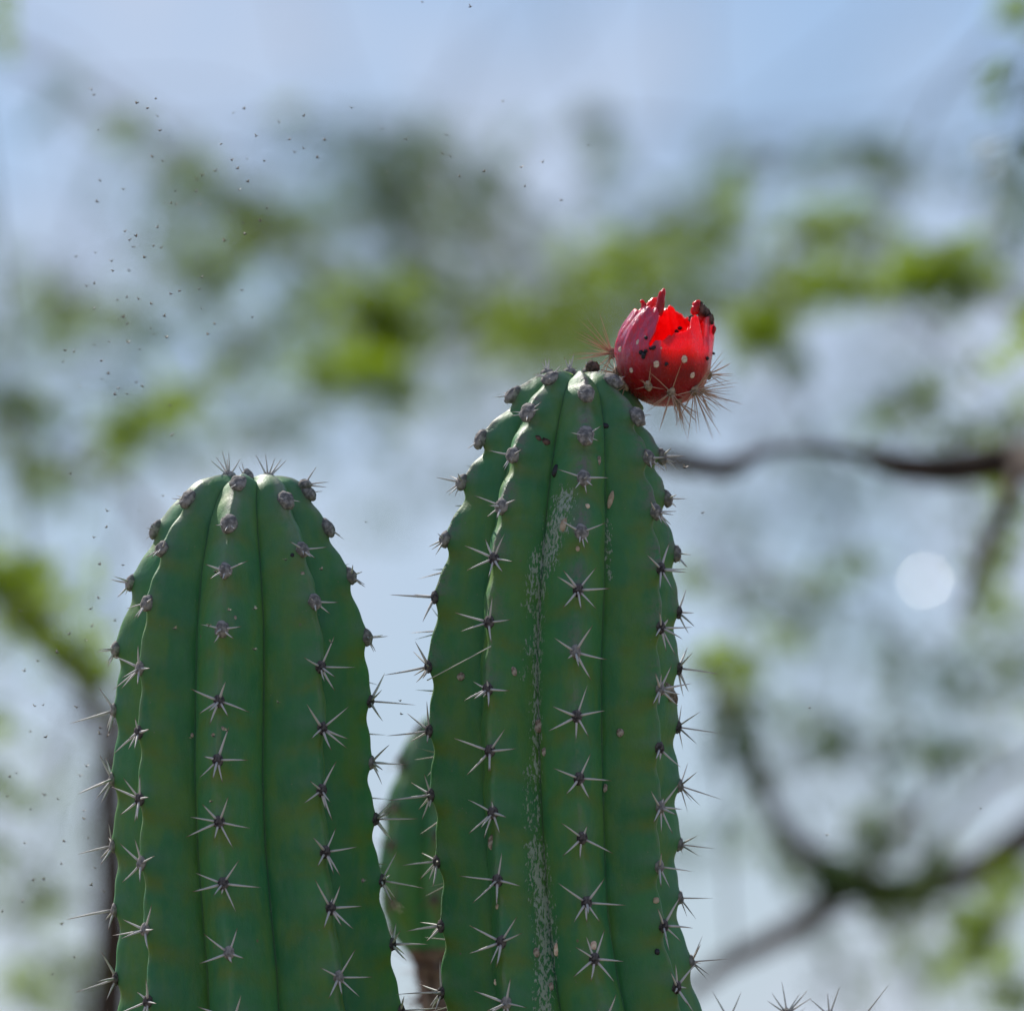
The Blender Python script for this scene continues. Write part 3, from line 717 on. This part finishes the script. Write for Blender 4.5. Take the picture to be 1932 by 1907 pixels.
class Tree:
    def __init__(s, label, base, cat='tree', name='tree', bark='bark'):
        s.root = empty(name, base, label, cat); s.base = Vector(base); s.nodes = []; s.fol = Foliage(); s.tw = ([], []); s.bark = bark
    def limb(s, pts, rad, name='limb', seg=10):
        P, R_ = smooth_path(pts, rad, 7)
        for q in P: s.nodes.append(q)
        P = [q + Vector((noise.noise(q * 9), noise.noise(q * 9 + Vector((5, 1, 0))), noise.noise(q * 9 + Vector((0, 3, 8))))) * r_ * 0.5 for q, r_ in zip(P, R_)]
        V, F = tube(P, R_, seg); return mesh_obj(name, [v - s.base for v in V], F, s.bark, s.root)
    def tuft(s, p, rx, ry, dens, tone, k=0.55):
        """leaf clump of half sizes rx, ry (m) joined by a twig to the nearest wood"""
        q = min(s.nodes, key=lambda v: (v - p).length); mid = q.lerp(p, 0.5) + Vector((0, 0, 0.12 * (p - q).length))
        P, R_ = smooth_path([q, mid, p], [0.0013, 0.0010, 0.0006], 4); v, f = tube(P, R_, 5, False, len(s.tw[0])); s.tw[0].extend(v); s.tw[1].extend(f)
        s.nodes.append(p); s.nodes.append(mid)
        n = max(2, int(3.2 * dens * rx * ry * math.pi / (0.00030 * k * k)))
        for _ in range(n):
            a_ = RS.gauss(0, .52); b_ = RS.gauss(0, .52); c_ = RS.gauss(0, .6)
            s.fol.spray(p + RIGHT * (a_ * rx) + Vector((0, c_ * max(rx, ry), 0)) + Vector((0, 0, b_ * ry)), tone, k)
    def done(s):
        if s.tw[0]: mesh_obj('twigs', [v - s.base for v in s.tw[0]], s.tw[1], s.bark, s.root, True, 'stuff')
        if s.fol.V: s.fol.build('crown', s.root)
def pu(n, d): return n * U * d / FOCUS
def near(d): return 6 + (d - 6) * 0.80
def path(lst): return [atD(x, y, near(d)) for (x, y, d) in lst]

# tree at right: two visible limbs and the feathery canopy
b0 = atD(2700, 1500, near(9.3)); TR = Tree('feathery green tree with dark brown boughs behind the fruiting column', (b0.x, b0.y, 0))
TR.limb([Vector((b0.x, b0.y, -.05)), Vector((b0.x + .04, b0.y, .6)), Vector((b0.x - .03, b0.y, 1.2)), atD(2600, 1600, near(9.3))], [.07, .055, .045, .034], 'trunk', 12)
TR.limb(path([(2600, 1600, 9.3), (2350, 1150, 8.6), (2120, 930, 8.1), (1932, 878, 8.4), (1800, 885, 8.35), (1700, 882, 8.3), (1620, 856, 8.3), (1530, 843, 8.25), (1450, 851, 8.25), (1370, 880, 8.2), (1290, 872, 8.2), (1200, 862, 8.15), (1110, 860, 8.1)]),
        [.022, .018, .014, .0105, .0092, .0080, .0040, .0028, .0032, .0060, .0060, .005, .003])
TR.limb(path([(2600, 1600, 9.3), (2300, 1480, 9.4), (2080, 1500, 9.4), (1932, 1585, 9.4), (1840, 1640, 9.35), (1720, 1680, 9.3), (1610, 1658, 9.3), (1530, 1610, 9.3), (1470, 1555, 9.3), (1405, 1425, 9.3), (1360, 1335, 9.3), (1335, 1260, 9.3)]),
        [.022, .016, .013, .0105, .009, .0095, .011, .008, .0055, .0045, .004, .002])
TR.limb(path([(1610, 1658, 9.3), (1510, 1735, 9.2), (1430, 1785, 9.1), (1365, 1825, 9.0), (1300, 1872, 8.9)]), [.009, .0075, .0065, .006, .004])
TR.limb(path([(1720, 1680, 9.3), (1780, 1570, 9.4), (1860, 1480, 9.5), (1960, 1430, 9.6)]), [.004, .003, .003, .002])
TR.limb(path([(1610, 1658, 9.3), (1700, 1560, 9.5), (1760, 1500, 9.6)]), [.006, .0045, .003])
TR.limb(path([(1932, 880, 8.4), (1890, 980, 8.2), (1850, 1070, 8.5), (1815, 1160, 8.7)]), [.005, .004, .003, .0015])
TR.limb(path([(2600, 1600, 9.3), (2350, 900, 10.2), (2050, 640, 10.8), (1840, 545, 11), (1700, 540, 11.1), (1560, 540, 11.1), (1450, 590, 11.2), (1300, 610, 11.3), (1100, 600, 11.5), (960, 625, 11.6), (850, 650, 11.6), (760, 645, 11.7), (700, 560, 11.9), (560, 460, 12.2), (430, 355, 12.4), (300, 250, 12.6), (200, 205, 12.8), (80, 125, 13), (-80, 60, 13.2)]),
        [.018, .012, .006, .005, .0042, .0038, .0036, .0034, .0034, .0036, .004, .004, .0032, .003, .0026, .0026, .0032, .0036, .003])
TRC = [  # x, y, rx, ry, density, tone, distance
 (250, 240, 60, 28, .75, .4, 11.0), (345, 315, 55, 45, .45, .4, 11.4), (430, 365, 75, 40, .7, .3, 11.6), (520, 405, 95, 50, .8, .35, 11.6), (630, 400, 60, 25, .6, .2, 11.8),
 (700, 320, 90, 60, .5, .1, 13), (800, 300, 110, 60, .5, .1, 13.4), (760, 400, 120, 45, .55, .1, 13), (880, 420, 80, 25, .6, .25, 12.6), (900, 350, 60, 50, .25, .1, 13),
 (455, 460, 50, 45, .75, .6, 11.2), (560, 218, 45, 28, .35, .5, 12), (1118, 228, 45, 34, .7, .1, 12.6), (985, 240, 35, 28, .25, .5, 12.6), (390, 530, 70, 50, .6, .5, 11.2), (350, 500, 50, 40, .4, .4, 11.2),
 (100, 560, 60, 45, .6, .5, 10.8), (220, 585, 90, 25, .5, .5, 10.8), (140, 600, 70, 30, .35, .4, 10.9),
 (700, 560, 90, 50, .8, .7, 10.4), (720, 625, 60, 65, 1.5, .7, 10.4), (610, 570, 50, 40, .4, .5, 10.6), (590, 695, 45, 40, 1.0, .8, 10.2), (680, 700, 90, 40, 1.4, .9, 10.2), (745, 740, 40, 45, 1.0, .7, 10.2), (800, 645, 60, 18, .7, .3, 10.6),
 (560, 600, 100, 80, .22, .3, 12), (460, 640, 60, 40, .25, .3, 12), (860, 560, 80, 50, .4, .3, 11.8), (920, 700, 60, 50, .15, .3, 11),
 (960, 610, 70, 45, .8, .8, 10.4), (1050, 590, 80, 55, .7, .6, 10.6), (1110, 520, 70, 45, .6, .7, 10.6), (1190, 480, 60, 35, 1.2, .9, 10.2), (1210, 545, 90, 60, .5, .5, 11), (1300, 455, 90, 30, .7, .6, 10.4), (1370, 430, 45, 55, .7, .7, 10.4), (1390, 360, 35, 45, .5, .6, 10.6),
 (1300, 540, 90, 60, .5, .4, 11), (1400, 540, 60, 50, .35, .3, 11), (1130, 640, 120, 50, .5, .5, 11), (1010, 660, 70, 40, .6, .6, 10.8),
 (1430, 620, 55, 50, 2.0, .9, 9.6), (1480, 570, 60, 40, .9, .6, 9.8), (1560, 535, 80, 28, 1.6, .8, 9.6), (1520, 440, 70, 50, .6, .7, 10), (1590, 430, 60, 60, .55, .6, 10.2), (1480, 500, 50, 40, .5, .5, 10),
 (1620, 290, 70, 35, .6, .1, 11.6), (1540, 310, 60, 30, .4, .15, 11.8), (1700, 330, 50, 40, .3, .1, 12), (1440, 310, 60, 30, .25, .1, 12),
 (1720, 525, 60, 30, 2.0, 1.0, 9.4), (1790, 490, 60, 45, 1.4, .8, 9.4), (1820, 545, 50, 40, .9, .5, 9.4), (1690, 470, 60, 40, .5, .5, 10), (1640, 540, 40, 40, .7, .6, 9.8), (1880, 500, 50, 60, .35, .2, 10),
 (1880, 150, 45, 35, .45, .1, 11.5), (1925, 5, 40, 30, 1.0, .9, 9.6), (1870, 330, 60, 60, .3, .1, 11), (1905, 420, 30, 60, .3, .3, 10),
 (1500, 690, 40, 40, .5, .3, 9.8), (1740, 740, 80, 45, .5, .2, 9.4), (1660, 790, 90, 35, .35, .3, 9.4), (1890, 800, 60, 40, .7, .4, 9), (1820, 700, 60, 30, .3, .2, 9.6), (1800, 820, 70, 40, .4, .3, 9),
 (1340, 1250, 45, 30, 1.1, .9, 9.0), (1420, 1240, 60, 30, .6, .7, 9.3), (1490, 1210, 50, 25, .5, .6, 9.6), (1390, 1370, 45, 75, .9, .0, 9.2), (1600, 1640, 70, 40, .7, .0, 9.2), (1680, 1690, 80, 35, .7, .05, 9.2), (1760, 1660, 60, 40, .5, .1, 9.2), (1440, 1450, 40, 60, .5, .0, 9.4), (1400, 1310, 60, 40, .5, .3, 9.4),
 (1310, 1100, 60, 30, .4, .7, 9.8), (1420, 1110, 80, 30, .4, .3, 10), (1560, 1090, 70, 30, .5, .4, 9.8), (1640, 1060, 50, 20, .6, .6, 9.6), (1500, 1160, 90, 40, .35, .2, 10.2),
 (1900, 930, 40, 60, 1.0, .7, 8.8), (1870, 1040, 35, 60, .8, .6, 8.8), (1840, 1130, 40, 50, .4, .4, 9), (1905, 1250, 40, 90, .5, .4, 9.4), (1720, 1250, 120, 50, .3, .1, 10.4), (1830, 1280, 80, 60, .35, .1, 10),
 (1540, 1380, 90, 70, .3, .1, 10.2), (1560, 1450, 70, 80, .3, .1, 10), (1690, 1400, 90, 60, .25, .1, 10), (1660, 1560, 60, 60, .55, .2, 9.4), (1580, 1650, 90, 35, .7, .1, 9.2), (1760, 1440, 60, 50, .35, .1, 9.6), (1850, 1410, 70, 40, .4, .2, 9.6),
 (1720, 1700, 60, 40, .8, .3, 9.2), (1800, 1640, 90, 50, .4, .4, 9.4), (1870, 1730, 70, 50, .7, .7, 9), (1900, 1860, 50, 50, 1.1, .6, 8.8), (1840, 1790, 50, 70, .8, .7, 9), (1900, 1650, 50, 50, .6, .6, 9.2), (1780, 1830, 60, 60, .3, .6, 9.4), (1720, 1780, 60, 60, .25, .3, 9.6), (1650, 1850, 60, 40, .15, .3, 9.8),
 (1570, 1830, 60, 50, .12, .1, 9.8), (1470, 1620, 80, 40, .3, .1, 9.6), (1400, 1560, 70, 40, .2, .1, 9.8)]
for x, y, rx, ry, dn, tn, d in TRC: d = near(d); TR.tuft(atD(x, y, d), pu(rx, d), pu(ry, d), dn, tn, 0.45)
VS = random.Random(9)
# a few broad glossy leaves added for glints, aimed to mirror the sun
m, t, p = newmat('added glint leaf'); b = NB(t); b.L(b.mix(b.noise(90, 3), (0.10, 0.18, 0.03), (0.14, 0.22, 0.04)), p.inputs['Base Color']); p.inputs['Roughness'].default_value = 0.24; p.inputs['Specular IOR Level'].default_value = 0.6; M['added glint leaf'] = m
for (x, y, d, k) in [(1745, 1095, 11.4, .33), (1880, 1372, 11.6, .20), (1905, 412, 11.2, .18), (1655, 1330, 11.8, .15), (1770, 1640, 10.6, .15), (1880, 1800, 11.6, .17), (1600, 1700, 10, .12), (1700, 480, 10.8, .15)]:
    q = atD(x, y, d); hv = ((CAM - q).normalized() + SUNV).normalized(); q0 = min(TR.nodes, key=lambda v: (v - q).length)
    L_, W_ = 0.026 * k, 0.017 * k; prof = [(0, 0), (.18, .62), (.42, 1), (.7, .72), (1, 0)]
    LV = [Vector((0, L_ * (t_ - .5), 0.00008)) for t_, _ in prof] + [Vector((sg * W_ * .5 * w_, L_ * (t_ - .5), 0.0)) for sg in (-1, 1) for t_, w_ in prof[1:4]]
    LF = [(0, 1, 5), (1, 2, 6, 5), (2, 3, 7, 6), (3, 4, 7), (0, 8, 1), (1, 8, 9, 2), (2, 9, 10, 3), (3, 10, 4)]
    fr_ = frame(hv, Vector((0, 0, 1))); lf_ = mesh_obj('leaf', [q + fr_ @ v_ - TR.base for v_ in LV], LF, 'added glint leaf', TR.root, False)
    sl = lf_.modifiers.new('thick', 'SOLIDIFY'); sl.thickness = 0.0003; sl.offset = -1
    pts_ = [q0, q0.lerp(q, .5) + Vector((0, 0, .02)), q]; tv, tf = tube(*smooth_path(pts_, [.0012, .001, .0005], 4), 5, False, len(TR.tw[0])); TR.tw[0].extend(tv); TR.tw[1].extend(tf)
for _ in range(125):                                                    # deeper, looser foliage seen between the near clumps
    x = VS.uniform(-150, 2080); y = VS.choice([VS.gauss(560, 190), VS.uniform(300, 1000), VS.uniform(900, 1900) if x > 1250 or x < 250 else VS.gauss(600, 150)]); d = VS.uniform(10.5, 14)
    if y < 190: continue
    TR.tuft(atD(x, y, d), pu(VS.uniform(70, 140), d), pu(VS.uniform(40, 80), d), VS.uniform(.06, .20), VS.uniform(0, .2), 0.8)
for _ in range(110):                                                   # the crown goes on to the right, above and behind
    x, y, d = RS.uniform(2000, 4600), RS.uniform(-1700, 1300), RS.uniform(7.6, 11)
    TR.tuft(atD(x, y, d), .07, .05, RS.uniform(.15, .4), RS.random(), 1.0)
TR.done()
# tree at left: dark stem and bright lime bough
b1 = atD(188, 1907, near(10.0)); TL = Tree('slender tree with a dark stem and bright lime leaves behind the shorter column', (b1.x + .03, b1.y, 0))
TL.limb([Vector((b1.x + .03, b1.y, -.05)), Vector((b1.x + .01, b1.y, .7)), Vector((b1.x - .01, b1.y, 1.4)), atD(196, 1960, near(10)), atD(200, 1750, near(10)), atD(206, 1550, near(10)), atD(212, 1400, near(10))], [.030, .024, .019, .0155, .0135, .012, .0115], 'trunk', 12)
TL.limb(path([(212, 1400, 10), (160, 1310, 9.6), (110, 1250, 9.3), (50, 1160, 9.0), (-60, 1040, 8.8), (-200, 960, 8.6)]), [.0085, .0065, .0055, .004, .004, .003])
TL.limb(path([(212, 1400, 10), (300, 1250, 10.2), (330, 1080, 10.4), (250, 940, 10.6), (120, 870, 10.8), (0, 820, 11), (-160, 700, 11.2)]), [.008, .006, .005, .004, .0035, .003, .0025])
TL.limb(path([(120, 870, 10.8), (160, 820, 10.6), (230, 818, 10.4), (320, 770, 10.3), (420, 700, 10.3), (490, 665, 10.3)]), [.003, .003, .003, .0025, .002, .001])
for x, y, rx, ry, dn, tn, d in [(20, 1085, 75, 60, .75, 1.0, 8.8), (70, 1140, 85, 60, .75, 1.0, 9), (130, 1215, 75, 45, .8, 1.0, 9.1), (185, 1265, 50, 35, .9, .8, 9.3), (40, 1190, 80, 40, .5, .9, 9.2), (-60, 1080, 80, 80, .7, .9, 8.8),
   (30, 760, 60, 30, .9, .8, 10.2), (90, 785, 60, 25, .7, .6, 10.2), (225, 815, 50, 30, 1.2, 1.0, 9.9), (280, 785, 60, 32, 1.2, 1.0, 9.9), (340, 750, 70, 30, .9, .7, 10), (410, 705, 40, 25, .8, .6, 10.1), (215, 860, 30, 35, .8, .6, 10),
   (70, 910, 60, 40, .55, .5, 10.4), (60, 860, 100, 40, .3, .3, 10.8), (130, 920, 60, 50, .25, .2, 11), (330, 860, 120, 50, .25, .2, 11), (470, 820, 90, 50, .25, .2, 11.4), (560, 790, 90, 40, .25, .2, 11.4),
   (100, 1480, 70, 30, .35, .6, 10.6), (120, 1400, 70, 50, .15, .3, 10.8), (50, 1720, 60, 70, .3, .5, 10), (110, 1680, 60, 60, .35, .6, 10.2), (30, 1860, 60, 40, .7, .8, 9.6), (110, 1830, 70, 60, .35, .6, 10), (150, 1890, 50, 50, .4, .5, 10),
   (730, 840, 60, 30, .25, .1, 11.6), (600, 860, 60, 30, .2, .1, 11.6)]:
    d = near(d); TL.tuft(atD(x, y, d), pu(rx, d), pu(ry, d), dn, tn, 0.45)
for _ in range(60):
    x, y, d = RS.uniform(-2200, -90), RS.uniform(-600, 1500), RS.uniform(7.6, 10)
    TL.tuft(atD(x, y, d), .07, .05, RS.uniform(.15, .4), RS.random(), 1.0)
TL.done()
# far bare tree: pale thin boughs crossing the sky
b2 = atD(1080, 1900, 30); TF = Tree('pale bare tree far behind, its thin boughs crossing the upper sky', (b2.x, b2.y, 0), bark='bark_pale')
fk = atD(1080, 900, 30)
TF.limb([Vector((b2.x, b2.y, -.1)), Vector((b2.x + .05, b2.y, 1.2)), atD(1090, 1500, 30), fk], [.06, .05, .035, .016], 'trunk', 12)
for pl in ([(1080, 900), (1200, 560), (1300, 230), (1290, 100), (1300, -80), (1340, -500)], [(1200, 560), (1390, 290), (1480, 210), (1620, 100), (1740, -20), (1980, -320)], [(1080, 900), (900, 520), (700, 330), (640, 220), (590, 90), (555, -40), (430, -420)],
           [(1080, 900), (1000, 500), (850, 260), (920, 140), (1060, 30), (1200, -200)], [(900, 520), (500, 380), (220, 225), (110, 130), (10, 70), (-200, -60)], [(1390, 290), (1700, 250), (1932, 90), (2200, -100)]):
    n = len(pl); TF.limb([atD(x, y, 30 + 0.3 * k) for k, (x, y) in enumerate(pl)], [.0085 * (1 - .06 * k) for k in range(n)])
TF.done()

# ------------------------------------------------------------------ gnats in the air
def gnat_mesh(seed):
    r_ = random.Random(seed); bm = bmesh.new()
    bmesh.ops.create_uvsphere(bm, u_segments=8, v_segments=5, radius=1, matrix=Matrix.Diagonal((0.00075, 0.00030, 0.00032, 1)))
    bmesh.ops.create_uvsphere(bm, u_segments=6, v_segments=4, radius=0.00026, matrix=Matrix.Translation((0.00085, 0, 0.00005)))
    nb = len(bm.faces); sp = r_.uniform(0.3, 1.0)
    for s_ in (-1, 1):
        pts = [(0.0002, s_ * .0002, .0002), (0.0002, s_ * .0011, .0002 + .0007 * sp), (-0.0004, s_ * .0013, .0002 + .0008 * sp), (-0.0006, s_ * .0004, .0003)]
        vs = [bm.verts.new(q) for q in pts] + [bm.verts.new((q[0], q[1], q[2] + 0.00004)) for q in pts]
        for f in ((0, 1, 2, 3), (7, 6, 5, 4), (0, 4, 5, 1), (1, 5, 6, 2), (2, 6, 7, 3), (3, 7, 4, 0)): bm.faces.new([vs[q] for q in f])
    bm.faces.ensure_lookup_table()
    for i, f in enumerate(bm.faces): f.material_index = 1 if i >= nb else 0; f.smooth = i < nb
    me = bpy.data.meshes.new('gnat'); bm.to_mesh(me); bm.free(); me.materials.append(M['gnat']); me.materials.append(M['wing']); return me
GN = [gnat_mesh(i) for i in range(4)]
Z2 = [(347,338),(355,360),(588,374),(558,409),(516,390),(595,439),(604,493),(370,491),(880,428),(921,411),(967,514),(834,545),(1093,527),(1052,462),(1146,439),(1146,561),(1112,575),(1197,595),(1225,529),(574,592),(613,608),(873,604),(931,600),(996,608),(897,637),(814,645),(762,663),(745,678),(935,686),(903,718),(376,682),(466,715),(662,722),(738,724),(366,762),(622,767),(645,768),(664,773),(751,774),(869,803),(1007,786),(917,842),(982,834),(924,884),(846,909),(594,859),(471,874),(513,891),(489,907),(501,933),(580,929),(607,936),(361,954),(287,969),(545,972),(421,986),(743,976),(426,1023),(486,1022),(762,1047),(751,1091),(327,1080),(356,1070),(644,1110),(677,1099),(912,1096),(444,1132),(478,1122),(523,1129),(570,1147),(356,1165),(217,1173),(761,1165),(448,1205),(465,1197),(480,1223),(620,1193),(567,1240),(581,1262),(810,1223),(951,1198),(629,1274),(785,1262),(245,1322),(279,1327),(359,1303),(411,1290),(483,1293),(526,1318),(237,1367),(383,1362),(409,1410),(384,1431),(301,1459),(515,1442),(537,1457),(449,1465),(433,1489),(480,1487),(641,1530),(648,1643),(390,1708),(265,1788),(616,1871),(1327,408),(1443,485),(1534,527),(1464,650),(1689,511),(1674,582),(1701,591),(1733,667),(1616,707),(1826,648),(1899,382),(1594,9),(1775,27),
      (2221,549),(2049,612),(1967,632),(1980,704),(2117,756)]
Z5 = [(338,329),(438,329),(336,380),(297,412),(314,497),(388,500),(310,603),(287,638),(363,674),(62,645),(220,715),(270,737),(180,775),(290,692),(118,802),(77,833),(110,944),(137,941),(242,948),(317,1012),(313,1032),(342,1038),(97,1024),(144,1042),(273,1133),(252,1163),(30,1167),(52,1155),(22,1229),(140,1224),(182,1237),(97,1270),(266,1274),(266,1300),(352,1288),(202,1370),(77,1376),(280,1360),(195,1441),(298,1455),(137,1490),(105,1493),(287,1508),(325,1530),(7,1592),(70,1560),(195,1632),(235,1735),(165,1790)]
ON = [(330,1186),(432,1151),(482,1148),(394,1180),(480,1225),(525,1325),(606,1074),(539,1056),(625,1212),(406,1079),(362,1392),(402,1388),(427,1378),(684,1662),(398,1512)]
sky_pts = [(x / 2, y / 2) for x, y in Z2]; low_pts = [(x * .5978, 767.6 + y * .5978) for x, y in Z5]
GR = random.Random(5)
def put_gnats(pts, label, ymin, ymax, k):
    for (x, y) in pts:
        o = bpy.data.objects.new('gnat', GR.choice(GN)); col.objects.link(o); o.location = atY(x, y, GR.uniform(ymin, ymax))
        o.rotation_euler = (GR.uniform(-.5, .5), GR.uniform(-.5, .5), GR.uniform(0, 6.28)); q = k * GR.uniform(.75, 1.15); o.scale = (q, q, q)
        tag(o, label, 'gnat', 'gnats swarming round the cacti')
put_gnats(sky_pts, 'tiny dark gnat hovering in the open air above the shorter column', -.13, .11, 0.80)
put_gnats(low_pts, 'tiny gnat hovering beside the spines of the shorter column', -.13, .11, 0.80)
put_gnats(ON, 'tiny pale winged gnat hovering in front of the shorter column', -.11, -.075, 0.95)
put_gnats([(1292, 882)], 'pale gnat hovering just below the fruit beside the taller column', -.06, -.05, 1.5)
put_gnats([(755, 1322), (757, 1347), (1326, 968), (1850, 1525), (1528, 1335), (690, 985), (1560, 1575)], 'tiny dark gnat hovering apart from the swarm beside the columns', -.05, .05, 0.85)
